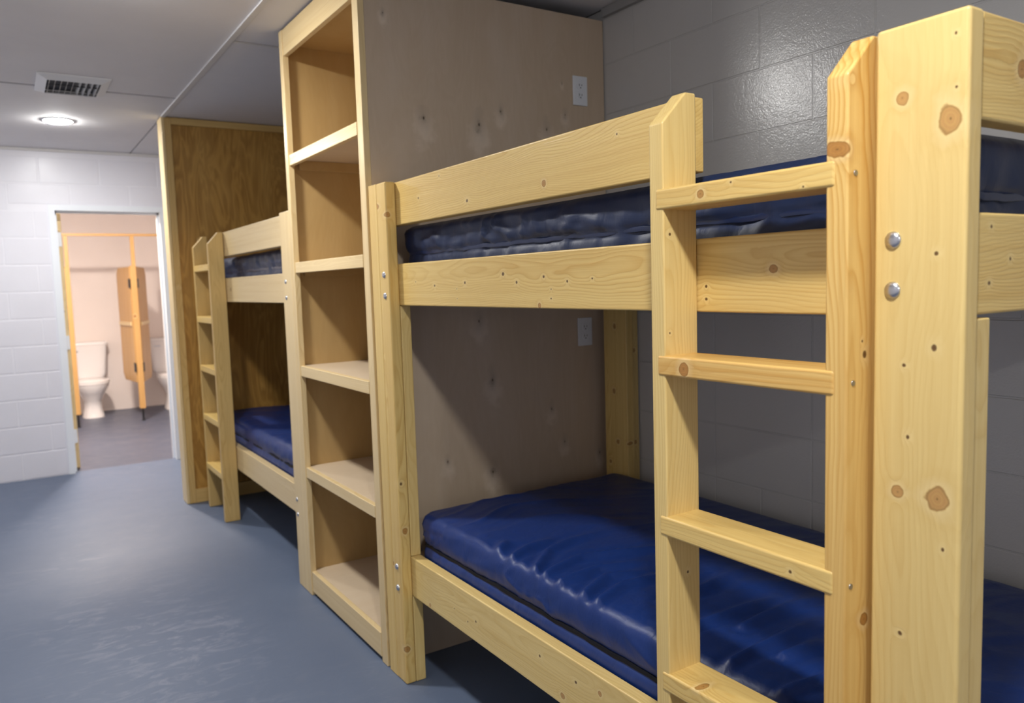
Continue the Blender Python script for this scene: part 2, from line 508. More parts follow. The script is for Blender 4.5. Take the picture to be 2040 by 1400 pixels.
# ---- end wall with the doorway
DL, DR, DT = 0.372, 1.112, 2.04          # clear opening
we = root('wall_end', (0.0, ENDY, 0.0))
tag(we, 'white painted concrete block wall around the bathroom doorway', 'wall', kind='structure')
for nm, a0, a1, z0, z1 in (('wall_left_part', LEFTX, DL - 0.006, 0, CEIL), ('wall_right_part', DR + 0.006, WALLX + 0.1, 0, CEIL), ('wall_over_door', DL - 0.006, DR + 0.006, DT + 0.006, CEIL)):
    board(nm, a0, a1, ENDY + 0.003, ENDY + 0.13, z0, z1, M_MORTAR_WHITE, we, 0)
for k in range(12):
    z0 = k * BH + 0.0015; z1 = min(2.478, (k + 1) * BH + 0.0015)
    ph = 0.232 if k % 2 else 0.437
    if k == 11: ph = 0.285
    if k == 10: ph = 0.075
    xs = [ph + 0.4115 * i for i in range(-4, 7)]
    for a, b in zip(xs, xs[1:]):
        for lo, hi in ((LEFTX, DL - 0.045), (DR + 0.045, 1.9)) if z0 < DT + 0.03 and z1 < DT + 0.25 and k < 10 else ((LEFTX, 1.9),):
            aa, bb = max(a, lo), min(b, hi)
            if bb - aa < 0.03: continue
            zz = max(z0, DT + 0.042) if (k == 10 and bb > DL - 0.045 and aa < DR + 0.045) else z0
            block(we, M_BLOCK_WHITE, 'concrete_block', 'X', aa, bb, zz, z1, ENDY, gap=0.0045, bev=0.0035)
tb = board('trim_2', LEFTX, 1.9, ENDY - 0.014, ENDY + 0.002, 2.479, CEIL - 0.001, M_BATTEN, None, 0.002)
tag(tb, 'thin pale trim strip along the top of the white end wall', 'trim', kind='structure')

# ---- white steel door frame
df = root('trim_3', (DL, ENDY, 0))
tag(df, 'white painted steel frame round the bathroom doorway', 'door frame', kind='structure')
def jamb(name, prof, axis, length, loc):
    prism(name, prof, axis, length, M_WHITE, loc, df, 0)
P = [(-0.042, -0.012), (0.0, -0.012), (0.0, 0.06), (0.014, 0.06), (0.014, 0.10), (0.0, 0.10), (0.0, 0.145), (-0.042, 0.145), (-0.042, 0.132), (-0.006, 0.132), (-0.006, 0.0), (-0.042, 0.0)]
jamb('left_jamb', P, 'Z', DT, (DL, ENDY, DT / 2))
jamb('right_jamb', [(-a, b) for a, b in P], 'Z', DT, (DR, ENDY, DT / 2))
jamb('head', [(b, -a) for a, b in P], 'X', DR - DL + 0.083, ((DL + DR) / 2, ENDY, DT))

# ---- the bathroom door, swung open against the inside
dr = root('door_1', (DL + 0.004, ENDY + 0.15, 0.01))
tag(dr, 'pale wooden bathroom door swung fully open behind the left jamb', 'door', kind='structure')
M_DOOR = pine('Z', 'pale')
leaf = board('leaf', DL + 0.003, DL + 0.045, ENDY + 0.152, ENDY + 0.88, 0.012, DT - 0.006, M_DOOR, dr, 0.002)
for hz in (0.27, 1.02, 1.83):
    hg = root('hinge', (DL + 0.012, ENDY + 0.148, hz))
    hg.parent = dr; hg.location = Vector((DL + 0.012, ENDY + 0.148, hz)) - _wloc[dr.name]
    board('hinge_plate', DL + 0.003, DL + 0.040, ENDY + 0.1465, ENDY + 0.1515, hz - 0.055, hz + 0.055, M_WHITE, hg, 0.001)
    me = lathe_mesh('hinge_pin', [(0, -0.055), (0.007, -0.055), (0.007, 0.055), (0, 0.055)], 12)
    link_mesh('hinge_pin', me, M_WHITE, (DL + 0.02, ENDY + 0.141, hz), hg)

# ---- unseen walls of the room; left one set close and white to bounce light
for nm, a, lab in (('wall_left', (LEFTX - 0.12, LEFTX, BACKY, ENDY + 0.12, 0, CEIL), 'unseen plain white wall left of the aisle, set close to bounce light'),
                   ('wall_back', (LEFTX, WALLX, BACKY - 0.12, BACKY, 0, CEIL), 'plain white wall closing the room behind the aisle')):
    tag(board(nm, *a, M_BLOCK_WHITE, None, 0), lab, 'wall', kind='structure')

# ---- bathroom shell
BW = 10.47
for nm, a, lab in (('wall_bathroom_back', (-0.6, 2.6, BW, BW + 0.1, 0, CEIL), 'warm white bathroom wall behind the toilets'),
                   ('wall_bathroom_left', (-0.7, -0.6, ENDY + 0.14, BW + 0.1, 0, CEIL), 'warm white bathroom side wall on the left'),
                   ('wall_bathroom_right', (2.5, 2.6, ENDY + 0.14, BW, 0, CEIL), 'warm white bathroom side wall on the right')):
    tag(board(nm, *a, M_BATH_WALL, None, 0), lab, 'wall', kind='structure')

# ---- ceiling of painted sheets with open joints and battens
cl = board('ceiling', LEFTX - 0.1, 2.6, BACKY - 0.1, 10.6, CEIL + 0.012, CEIL + 0.1, plain('ceiling_joint', (0.10, 0.095, 0.095), 0.7), None, 0)
tag(cl, 'grey painted sheet ceiling with thin joints', 'ceiling', kind='structure')
SEAMS_Y = [BACKY, -2.42, 0.02, 2.46, 4.90, ENDY]
SEAMS_X = [LEFTX, -0.293, 0.927, 2.165]
for i in range(len(SEAMS_Y) - 1):
    for j in range(len(SEAMS_X) - 1):
        g = 0.004
        yy0, yy1 = SEAMS_Y[i], SEAMS_Y[i + 1]
        if j == 2:                         # sheets over the bunks are staggered
            yy0, yy1 = ([BACKY, -1.2, 1.24, 3.69, 5.44, ENDY][i:i + 2])
        ga = 0.014 if j < 2 and abs(yy0 - 4.90) < 0.01 else g
        gb = 0.014 if j < 2 and abs(yy1 - 4.90) < 0.01 else g
        board('ceiling_panel', SEAMS_X[j] + g, SEAMS_X[j + 1] - g, yy0 + ga, yy1 - gb, CEIL, CEIL + 0.012, M_CEIL, cl, 0.002, 1)
board('ceiling_panel', -0.6, 2.5, ENDY + 0.14, BW, CEIL, CEIL + 0.012, M_CEIL, cl, 0.002, 1)
bt = board('trim_4', 0.912, 0.940, BACKY, 5.405, CEIL - 0.009, CEIL - 0.0005, M_BATTEN, None, 0.002)
tag(bt, 'pale batten strip running down the ceiling above the bunk fronts', 'trim', kind='structure')
bt2 = board('trim_5', 0.945, 2.1, 3.67, 3.695, CEIL - 0.006, CEIL - 0.0005, M_BATTEN, None, 0.002)
tag(bt2, 'thin pale cross batten on the ceiling over the far bunk', 'trim', kind='structure')

# ---- recessed lamps
def ceiling_lamp(x, y, z, label, strength, col, rad=0.078):
    t = root('ceiling_light', (x, y, z))
    tag(t, label, 'ceiling light', 'round flush ceiling lights')
    ring = lathe_mesh('trim_ring', [(rad, -0.001), (rad + 0.002, -0.006), (rad + 0.010, -0.005), (rad + 0.013, 0.0), (rad, 0.0)], 40)
    link_mesh('trim_ring', ring, M_WHITE, (x, y, z), t)
    me = lathe_mesh('diffuser', [(0.0, -0.020), (rad * 0.4, -0.0185), (rad * 0.7, -0.014), (rad * 0.9, -0.009), (rad, -0.003)], 40)
    n = NT('lamp_glow')
    n.b.inputs['Base Color'].default_value = (1, 1, 1, 1)
    n.b.inputs['Emission Color'].default_value = (*col, 1)
    n.b.inputs['Emission Strength'].default_value = strength
    link_mesh('diffuser', me, n.mat, (x, y, z), t)
ceiling_lamp(0.371, 5.81, CEIL, 'bright round flush ceiling light near the doorway, behind the vent', HALL_LAMP, HALL_COL)
ceiling_lamp(0.371, 3.07, CEIL, 'round flush ceiling light over the aisle in front of the shelves', HALL_LAMP, HALL_COL)
ceiling_lamp(0.371, 0.33, CEIL, 'round flush ceiling light over the aisle beside the near ladder', HALL_LAMP, HALL_COL)
ceiling_lamp(0.371, -2.05, CEIL, 'round flush ceiling light at the back end of the aisle', HALL_LAMP, HALL_COL)
ceiling_lamp(0.55, 7.75, CEIL, 'round flush ceiling light in the bathroom in front of the stalls', BATH_LAMP, BATH_COL, 0.11)

# ---- ceiling vent with louvres
def vent():
    cx, cy = 0.385, 4.785
    t = root('ceiling_vent', (cx, cy, CEIL))
    tag(t, 'grey painted louvred ceiling vent in front of the lit lamp', 'vent')
    ox, oy = 0.167, 0.195
    ix, iy = 0.122, 0.150
    zt, zb = CEIL - 0.001, CEIL - 0.026
    # four sloping flange sides, mitred
    def side(pts):
        bm = bmesh.new()
        lo = [bm.verts.new((p[0] - cx, p[1] - cy, p[2] - CEIL)) for p in pts]
        up = [bm.verts.new((p[0] - cx, p[1] - cy, p[2] - CEIL + 0.006)) for p in pts]
        bm.faces.new(lo); bm.faces.new(up[::-1])
        for i in range(4): bm.faces.new((lo[i], lo[(i + 1) % 4], up[(i + 1) % 4], up[i]))
        link_mesh('flange', finish(bm, 'flange', 30), M_GREYVENT, (cx, cy, CEIL), t)
    O = [(cx - ox, cy - oy), (cx + ox, cy - oy), (cx + ox, cy + oy), (cx - ox, cy + oy)]
    I = [(cx - ix, cy - iy), (cx + ix, cy - iy), (cx + ix, cy + iy), (cx - ix, cy + iy)]
    for i in range(4):
        j = (i + 1) % 4
        side([(*O[i], zt - 0.006), (*O[j], zt - 0.006), (*I[j], zb), (*I[i], zb)])
    board('back_plate', cx - ix - 0.01, cx + ix + 0.01, cy - iy - 0.01, cy + iy + 0.01, CEIL - 0.004, CEIL - 0.0015, M_VENTDARK, t, 0)
    # curved blades: two throws left and right
    nb = 9
    for i in range(nb):
        bx = cx - ix + (i + 0.5) * 2 * ix / nb
        s = -1 if i < 5 else 1
        bm = bmesh.new()
        prof = [(-0.004 * s, 0.0), (-0.003 * s, -0.010), (0.000 * s, -0.018), (0.005 * s, -0.023)]
        rows = []
        for px, pz in prof:
            rows.append([bm.verts.new((px, yy, pz)) for yy in (-iy, iy)])
        for a, b in zip(rows, rows[1:]): bm.faces.new((a[0], a[1], b[1], b[0]))
        bmesh.ops.solidify(bm, geom=bm.faces[:], thickness=0.0015)
        link_mesh('louvre', finish(bm, 'louvre', 60), M_GREYVENT, (bx, cy, CEIL - 0.003), t)
    board('damper_bar', cx - ix, cx + ix, cy - 0.045, cy - 0.038, CEIL - 0.024, CEIL - 0.018, M_VENTDARK, t, 0.001)
vent()

# ================================================================== MATTRESSES
def vnoise(px, py, pz, seed=0):
    def h(i, j, k):
        n = (i * 374761393 + j * 668265263 + k * 2147483647 + seed * 974711) & 0x7fffffff
        n = ((n ^ (n >> 13)) * 1274126177) & 0x7fffffff
        return ((n ^ (n >> 16)) & 0xffff) / 65535.0
    xi = np.floor(px).astype(np.int64); yi = np.floor(py).astype(np.int64); zi = np.floor(pz).astype(np.int64)
    fx, fy, fz = px - xi, py - yi, pz - zi
    fx, fy, fz = (t * t * t * (t * (t * 6 - 15) + 10) for t in (fx, fy, fz))
    r = 0
    for dx in (0, 1):
        for dy in (0, 1):
            for dz in (0, 1):
                wgt = (fx if dx else 1 - fx) * (fy if dy else 1 - fy) * (fz if dz else 1 - fz)
                r = r + wgt * h(xi + dx, yi + dy, zi + dz)
    return r * 2 - 1

def fold(v, sharp=1.6):
    return np.power(1 - np.abs(v), sharp * 3) 

def mattress(x0, x1, y0, y1, z0, z1, label, mat, zipmat, zip_h, cell, seed, puff=0.5, folds=1.0, topf=1.0, group=None, creases=()):
    t = root('mattress', ((x0 + x1) / 2, (y0 + y1) / 2, z0))
    tag(t, label, 'mattress', group)
    hx, hy, hz = (x1 - x0) / 2, (y1 - y0) / 2, (z1 - z0) / 2
    cx, cy, cz = (x0 + x1) / 2, (y0 + y1) / 2, (z0 + z1) / 2
    nx, ny, nz = int(2 * hx / cell), int(2 * hy / cell), max(10, int(2 * hz / cell))
    bm = bmesh.new()
    verts = {}
    def vget(i, j, k):
        key = (i, j, k)
        if key not in verts:
            verts[key] = bm.verts.new((-hx + 2 * hx * i / nx, -hy + 2 * hy * j / ny, -hz + 2 * hz * k / nz))
        return verts[key]
    def grid(f, A, B):
        for a in range(A):
            for b in range(B):
                bm.faces.new((f(a, b), f(a + 1, b), f(a + 1, b + 1), f(a, b + 1)))
    grid(lambda a, b: vget(a, b, nz), nx, ny)
    grid(lambda a, b: vget(b, a, 0), ny, nx)
    grid(lambda a, b: vget(0, b, a), nz, ny)
    grid(lambda a, b: vget(nx, a, b), ny, nz)
    grid(lambda a, b: vget(a, 0, b), nx, nz)
    grid(lambda a, b: vget(b, ny, a), nz, nx)
    bmesh.ops.recalc_face_normals(bm, faces=bm.faces)
    me = bpy.data.meshes.new('mattress_cover')
    bm.to_mesh(me); bm.free()
    N = len(me.vertices)
    co = np.empty(N * 3); me.vertices.foreach_get('co', co); co = co.reshape(-1, 3)
    # round the box: large vertical-edge radius, smaller at top and bottom
    rv, rh = 0.045, 0.014
    q = co.copy()
    inn = np.clip(q[:, :2], [-hx + rv, -hy + rv], [hx - rv, hy - rv])
    d = q[:, :2] - inn
    ln = np.maximum(np.max(np.abs(d), axis=1), 1e-9); l2 = np.maximum(np.linalg.norm(d, axis=1), 1e-9)
    q[:, :2] = inn + d * (ln / l2)[:, None]
    # distance from the side, for rounding top and bottom edges
    side = np.minimum(rv, rv - np.max(np.abs(d), axis=1))   # 0 on the side faces
    zr = np.clip((np.abs(q[:, 2]) - (hz - rh)) / rh, 0, 1)
    inset = rh * (1 - np.sqrt(np.clip(1 - zr * zr, 0, 1)))
    onside = np.clip(1 - side / rv, 0, 1)
    nd = d / l2[:, None]
    q[:, :2] -= nd * (inset * onside)[:, None]
    px, py, pz = q[:, 0] + cx, q[:, 1] + cy, q[:, 2] + cz
    issd = (onside > 0.98) 
    hrel = (q[:, 2] + hz)                                   # height above the bottom
    zrel = hrel - zip_h
    # side: two bulging bands parted by the zip seam, with gathers running to the seam
    band = np.where(zrel > 0, np.sin(np.clip(zrel / (2 * hz - zip_h), 0, 1) * math.pi), np.sin(np.clip(hrel / zip_h, 0, 1) * math.pi))
    s = np.where(np.abs(nd[:, 0]) > np.abs(nd[:, 1]), py, px)  # runs along the side
    g = vnoise(s * 30 + zrel * 14 + 3 * vnoise(s * 4, zrel * 8, pz * 0 + 1.3, seed), zrel * 7, pz * 0 + seed, seed + 3)
    g2 = vnoise(s * 9 + zrel * 22, zrel * 5, pz * 0 + 2.2, seed + 5)
    g3 = vnoise(s * 60 + zrel * 20, zrel * 10, pz * 0 + 5.2, seed + 8)
    fade = np.exp(-np.abs(zrel) / 0.06)
    dg = fold(vnoise(s * 7 - zrel * 16 + 1.2 * g2, zrel * 3, pz * 0 + 8.1, seed + 15), 0.8)
    disp = 0.010 * puff * band + folds * (0.0026 * g * (0.25 + fade) + 0.0016 * g2 + 0.0100 * dg * np.clip(zrel / 0.02 + 0.4, 0, 1) + 0.0012 * g3 * fade) - 0.006 * np.exp(-(zrel / 0.008) ** 2)
    lim = np.clip((2 * hz - hrel) / 0.02, 0, 1) * np.clip(hrel / 0.01, 0, 1)
    q[:, :2] += nd * (disp * issd * (0.25 + 0.75 * lim))[:, None]
    # top: slight crown, sagging toward the wall, long creases
    top = np.clip((q[:, 2] - (hz - rh)) / rh, 0, 1)
    ex = 1 - (q[:, 0] / hx) ** 2; ey = 1 - (q[:, 1] / hy) ** 2
    u = px * 2.6 - py * 0.9 + 0.7 * vnoise(px * 2.2, py * 2.2, px * 0, seed + 11)
    v = py * 8.5 + px * 3.2 + 0.9 * vnoise(px * 2.6, py * 2.6, px * 0 + 4, seed + 12)
    c1 = fold(vnoise(u, v, px * 0 + 0.5, seed + 20), 1.2)
    c2 = fold(vnoise(u * 1.9 + 7, v * 1.9, px * 0 + 9.5, seed + 21), 1.5)
    msk = np.clip(0.75 + 1.0 * vnoise(px * 2.3, py * 1.7, px * 0 + 2.5, seed + 22), 0, 1)
    lowf = vnoise(px * 3.0, py * 2.4, px * 0 + 7.5, seed + 23)
    edge = np.clip((hx + q[:, 0]) / 0.05, 0, 1)
    ruff = vnoise(py * 38, px * 5, px * 0, seed + 31) * np.exp(-((q[:, 0] + hx - 0.025) / 0.03) ** 2)
    q[:, 2] += top * (0.014 * puff * np.sqrt(np.clip(ex * ey, 0, 1)) + topf * msk * (0.024 * c1 + 0.013 * c2) * np.clip(ex * 6, 0, 1) + 0.005 * topf * lowf * np.clip(ex * 3, 0, 1) + 0.0030 * topf * ruff - 0.012 * topf * np.exp(-((py - cy + 0.05) / 0.35) ** 2))
    for i, line in enumerate(creases):
        P = np.array([line[0]])
        for a, b in zip(line, line[1:]):
            P = np.vstack([P, np.linspace(a, b, 7)[1:]])
        K = len(P)
        best = np.full(N, 9.0); tt = np.zeros(N)
        for k in range(K - 1):
            a, b = P[k], P[k + 1]; ab = b - a
            f = np.clip(((px - a[0]) * ab[0] + (py - a[1]) * ab[1]) / (ab @ ab), 0, 1)
            d_ = np.hypot(px - a[0] - f * ab[0], py - a[1] - f * ab[1])
            up = d_ < best
            best[up] = d_[up]; tt[up] = ((k + f) / (K - 1))[up]
        wdt = 0.011 + 0.008 * tt
        q[:, 2] += top * (0.011 * np.exp(-(best / wdt) ** 2) - 0.004 * np.exp(-((best - 2.2 * wdt) / wdt) ** 2)) * np.clip((1 - tt) * 2.2, 0, 1) ** 0.8
    me.vertices.foreach_set('co', q.reshape(-1)); me.update()
    for p in me.polygons: p.use_smooth = True
    link_mesh('mattress_cover', me, mat, (cx, cy, cz), t)
    # zip tape round the side
    bm = bmesh.new()
    n = 160
    prof = [(-0.004, -0.0065), (0.0022, -0.0055), (0.0034, 0.0), (0.0022, 0.0055), (-0.004, 0.0065)]
    per = []
    steps = []
    rr = rv
    for qd, (sx, sy, a0) in enumerate(((1, 1, 0), (-1, 1, 90), (-1, -1, 180), (1, -1, 270))):
        for k in range(9):
            a = R(a0 + 90 * k / 8)
            per.append((sx * (hx - rr) + rr * math.cos(a), sy * (hy - rr) + rr * math.sin(a), math.cos(a), math.sin(a)))
    full = []
    for a, b in zip(per, per[1:] + per[:1]):
        L = math.hypot(b[0] - a[0], b[1] - a[1]); k = max(1, int(L / 0.03))
        for i in range(k):
            f = i / k
            full.append([a[c] * (1 - f) + b[c] * f for c in range(4)])
    rings = []
    for i, (ax, ay, nx_, ny_) in enumerate(full):
        wob = 0.0015 * math.sin(i * 0.9) + 0.001 * math.sin(i * 2.3)
        rings.append([bm.verts.new((ax + nx_ * o_, ay + ny_ * o_, zip_h - hz + h_ + wob)) for o_, h_ in prof])
    for A, B in zip(rings, rings[1:] + rings[:1]):
        for i in range(len(prof) - 1):
            bm.faces.new((A[i], B[i], B[i + 1], A[i + 1]))
    link_mesh('zipper', finish(bm, 'zipper', 60), zipmat, (cx, cy, cz), t)
    return t

# ================================================================== BUNK BEDS
def bolt(loc, parent, r=0.0125, h=0.006):
    prof = [(r, 0), (r * 0.98, h * 0.25), (r * 0.8, h * 0.68), (r * 0.45, h * 0.93), (0, h)]
    me = lathe_mesh('bolt_head', prof, 20, 'X', 60)
    return link_mesh('bolt_head', me, M_STEEL, loc, parent)

def loc_knots(c, ks):
    return [(k[0] - c[0], k[1] - c[1], k[2] - c[2], k[3]) for k in ks]

def kboard(name, x0, x1, y0, y1, z0, z1, axis, tone, parent, knots=None, nrm='X', seed=None, bev=0.004, ring=1.0, con=1.0):
    c = ((x0 + x1) / 2, (y0 + y1) / 2, (z0 + z1) / 2)
    mt = pine(axis, tone, loc_knots(c, knots), nrm, seed, ring, con) if knots else pine(axis, tone, None, nrm, None, ring, con)
    return board(name, x0, x1, y0, y1, z0, z1, mt, parent, bev, 3)

UP = (1.325, 1.465); LO = (0.312, 0.453); GU = (1.593, 1.735)
TOPZ = 1.736

def upright(name, xf, xb, y0, y1, zc, zt, mat_fn, parent):
    """2x4 ladder upright on edge, outer top corner cut off at a slant"""
    cx, cy, cz = (xf + xb) / 2, (y0 + y1) / 2, zt / 2
    pts = [(xf, 0.001), (xb, 0.001), (xb, zt), (xf + 0.060, zt), (xf, zc)]
    prof = [(a - cx, b - cz) for a, b in pts]
    return prism(name, prof, 'Y', y1 - y0, mat_fn((cx, cy, cz)), (cx, cy, cz), parent, 0.004, 2)

# ---------- near bunk bed
nb = root('bunk_bed', (1.12, 0.553, 0))
tag(nb, 'large yellow pine bunk bed in the foreground with its ladder at the near end', 'bunk bed', 'pine bunk beds')
XR = 1.12
KP = [(1.082, 0.644, 1.635, 9), (1.082, 0.576, 1.594, 15.5), (1.082, 0.592, 1.415, 4), (1.082, 0.593, 1.285, 5), (1.082, 0.636, 1.257, 3.5), (1.082, 0.629, 1.153, 4),
      (1.082, 0.643, 1.069, 9), (1.082, 0.585, 1.071, 15.2), (1.082, 0.637, 0.856, 4), (1.082, 0.571, 1.704, 2.5), (1.082, 0.569, 1.634, 2.5), (1.082, 0.576, 1.0, 3)]
pn = kboard('post', 1.082, 1.1195, 0.553, 0.685, 0.001, TOPZ, 'Z', 'cream', nb, KP, 'X', 0.37, 0.006, 0.8, 0.55)
KF = [(1.088, 2.423, 1.628, 9), (1.101, 2.423, 0.548, 9), (1.09, 2.423, 0.128, 11), (1.093, 2.423, 0.716, 6), (1.082, 2.50, 1.66, 10), (1.082, 2.50, 0.42, 7), (1.082, 2.51, 1.15, 4)]
pf = kboard('post', 1.082, 1.1195, 2.423, 2.4975, 0.001, TOPZ, 'Z', 'yellow', nb, KF, 'Y', 0.61, 0.005, 1.0, 1.3)
kboard('post', 1.0825, 1.1195, 2.498, 2.563, 0.001, TOPZ, 'Z', 'yellow', nb, bev=0.002)
for y, z in ((0.655, 1.437), (0.655, 1.365), (0.655, 0.416), (0.655, 0.341)): bolt((1.082, y, z), pn)
for y, z in ((2.459, 1.43), (2.457, 1.359), (2.462, 0.416), (2.460, 0.341)): bolt((1.082, y, z), pf, 0.011)
# supports under the rails, inside the posts
for y0, y1 in ((0.556, 0.690), (2.424, 2.560)):
    for z0, z1 in ((LO[1] + 0.001, UP[0] - 0.001), (0.001, LO[0] - 0.001)):
        kboard('rail_support', 1.1205, 1.158, y0, y1, z0, z1, 'Z', 'cream', nb, bev=0.003)
KR = [(1.12, 2.299, 1.403, 3.5), (1.12, 2.167, 1.389, 5), (1.12, 1.977, 1.395, 5), (1.12, 1.77, 1.415, 6), (1.12, 1.705, 1.392, 5), (1.12, 1.583, 1.404, 5), (1.12, 1.487, 1.391, 5),
      (1.12, 1.393, 1.396, 3), (1.12, 2.027, 1.378, 2.5), (1.12, 2.026, 1.349, 2.5), (1.12, 1.553, 1.373, 3), (1.12, 1.554, 1.35, 3), (1.12, 1.604, 1.333, 7), (1.12, 0.895, 1.403, 8), (1.12, 1.05, 1.374, 4), (1.12, 1.05, 1.35, 4)]
kboard('side_rail', XR, 1.158, 0.592, 2.562, *UP, 'Y', 'yellow', nb, KR, 'X', 0.23)
KL = [(1.12, 2.291, 0.325, 7), (1.12, 2.12, 0.372, 3), (1.12, 2.035, 0.36, 4), (1.12, 1.985, 0.378, 5), (1.12, 1.648, 0.405, 6), (1.12, 1.492, 0.399, 5), (1.12, 1.398, 0.411, 7), (1.12, 1.549, 0.338, 8)]
kboard('side_rail', XR, 1.158, 0.592, 2.562, *LO, 'Y', 'cream', nb, KL, 'X', 0.52)
KG = [(1.12, 2.256, 1.665, 5), (1.12, 1.949, 1.626, 6), (1.12, 1.572, 1.629, 7), (1.12, 2.112, 1.716, 3), (1.12, 1.30, 1.70, 4)]
kboard('guard_rail', XR + 0.0005, 1.158, 1.088, 2.562, *GU, 'Y', 'yellow', nb, KG, 'X', 0.71)
# short boards across the near end
for z0, z1 in (GU, (UP[0] + 0.004, UP[1] + 0.004), LO):
    ek = [(1.229, 0.556, 1.671, 14), (1.6, 0.556, 1.63, 8)] if z0 > 1.5 else [(1.155, 0.556, 1.45, 4), (1.152, 0.556, 1.372, 4), (1.21, 0.556, 1.405, 4)] if z0 > 1 else [(1.5, 0.556, 0.38, 8)]
    kboard('end_rail', 1.1205, 2.124, 0.556, 0.591, z0, z1, 'X', 'yellow', nb, ek, 'Y', z0 * 0.37)
# rear posts, supports and rails against the block wall
for y0, y1 in ((0.556, 0.690), (2.39, 2.53)):
    kboard('rear_post', 2.1265, 2.1635, y0 + 0.012, y1, 0.001, TOPZ - 0.15, 'Z', 'cream', nb, [(2.14, 2.402, 0.72, 9), (2.14, 2.402, 1.1, 7)], 'Y', 0.44)
    for z0, z1 in ((LO[1] + 0.001, UP[0] - 0.001), (0.001, LO[0] - 0.001)):
        kboard('rail_support', 2.088, 2.126, y0, y1, z0, z1, 'Z', 'yellow', nb, [(2.088, 2.45, 0.72, 9), (2.088, 2.47, 0.93, 8), (2.10, 2.39, 0.72, 7), (2.088, 2.46, 1.2, 9), (2.088, 2.50, 0.63, 8)], 'X', 0.9)
for z0, z1 in (UP, LO):
    kboard('side_rail', 2.088, 2.126, 0.592, 2.55, z0, z1, 'Y', 'yellow', nb)
M_DECK = plywood('deck_ply', (0.50, 0.38, 0.24), (0.36, 0.25, 0.14), (0.56, 0.44, 0.30), axis='Y')
board('deck', 1.159, 2.087, 0.593, 2.555, 1.396, 1.414, M_DECK, nb, 0.001)
board('deck', 1.159, 2.087, 0.593, 2.555, 0.396, 0.414, M_DECK, nb, 0.001)
# ladder
KUR = [(1.031, 0.711, 1.571, 11), (1.04, 0.706, 1.668, 5), (1.079, 0.694, 0.858, 11), (1.075, 0.694, 1.27, 6), (1.069, 0.694, 1.29, 3)]
KUL = [(1.047, 1.071, 1.473, 4), (1.044, 1.071, 1.289, 2.5), (1.084, 1.071, 0.818, 4), (1.06, 1.071, 0.30, 9)]
ur = upright('ladder_upright', 1.031, 1.1190, 0.6935, 0.7305, 1.676, TOPZ, lambda c: pine('Z', 'amber', loc_knots(c, KUR), 'Y', 0.83, 0.75, 1.5), nb)
ul = upright('ladder_upright', 1.031, 1.1185, 1.0705, 1.1075, 1.676, TOPZ, lambda c: pine('Z', 'cream', loc_knots(c, KUL), 'Y', 0.15), nb)
scr = lathe_mesh('screw_head', [(0.0045, 0.0), (0.0042, 0.0010), (0.002, 0.0012), (0.0, 0.0006)], 14, 'Y', 50)
scr.materials.append(M_SCREW)
for x, z in ((1.049, 1.536), (1.047, 1.229), (1.045, 0.918), (1.045, 0.61)):
    link_mesh('screw_head', scr, None, (x, 0.6935, z), ur)
RT = (1.556, 1.247, 0.938, 0.625, 0.312)
KN = {0: [(1.029, 0.976, 1.536, 8), (1.029, 0.908, 1.548, 2.5), (1.029, 0.767, 1.524, 2.5)], 1: [(1.029, 1.021, 1.226, 12)], 2: [(1.029, 0.79, 0.916, 4)], 3: [(1.05, 1.0, 0.625, 8)]}
for i, z in enumerate(RT):
    kboard('ladder_rung', 1.0285, 1.1175, 0.714, 1.0895, z - 0.038, z, 'Y', 'amber' if i in (1,) else 'yellow', nb, KN.get(i), 'X', 0.1 + 0.17 * i, 0.005, 1.0 if i != 1 else 0.7, 1.5 if i == 1 else 1.0)

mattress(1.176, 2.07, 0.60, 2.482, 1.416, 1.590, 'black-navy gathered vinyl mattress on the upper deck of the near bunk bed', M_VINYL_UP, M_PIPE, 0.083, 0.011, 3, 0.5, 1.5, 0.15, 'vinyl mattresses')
mattress(1.171, 2.075, 0.604, 2.44, 0.416, 0.594, 'navy blue creased vinyl mattress on the lower deck of the near bunk bed', M_VINYL, M_ZIP, 0.074, 0.008, 12, 0.8, 0.6, 0.3, 'vinyl mattresses',
         [[(1.160, 1.926), (1.21, 1.965), (1.251, 1.998)], [(1.172, 1.866), (1.272, 1.905), (1.374, 1.912)], [(1.170, 1.740), (1.292, 1.838), (1.39, 1.866), (1.561, 1.868)],
          [(1.172, 1.704), (1.332, 1.738), (1.534, 1.66), (1.62, 1.60)], [(1.175, 1.637), (1.315, 1.641), (1.471, 1.593)], [(1.172, 1.53), (1.3, 1.583), (1.422, 1.541)],
          [(1.170, 1.473), (1.29, 1.51), (1.386, 1.501), (1.5, 1.46)], [(1.193, 1.235), (1.418, 1.223), (1.553, 1.213)], [(1.341, 1.156), (1.493, 1.166), (1.631, 1.154)],
          [(1.201, 1.067), (1.409, 1.074), (1.522, 1.076)], [(1.297, 1.013), (1.422, 1.005)], [(1.18, 0.93), (1.33, 0.90), (1.5, 0.92)], [(1.3, 1.37), (1.45, 1.36), (1.62, 1.40)]])

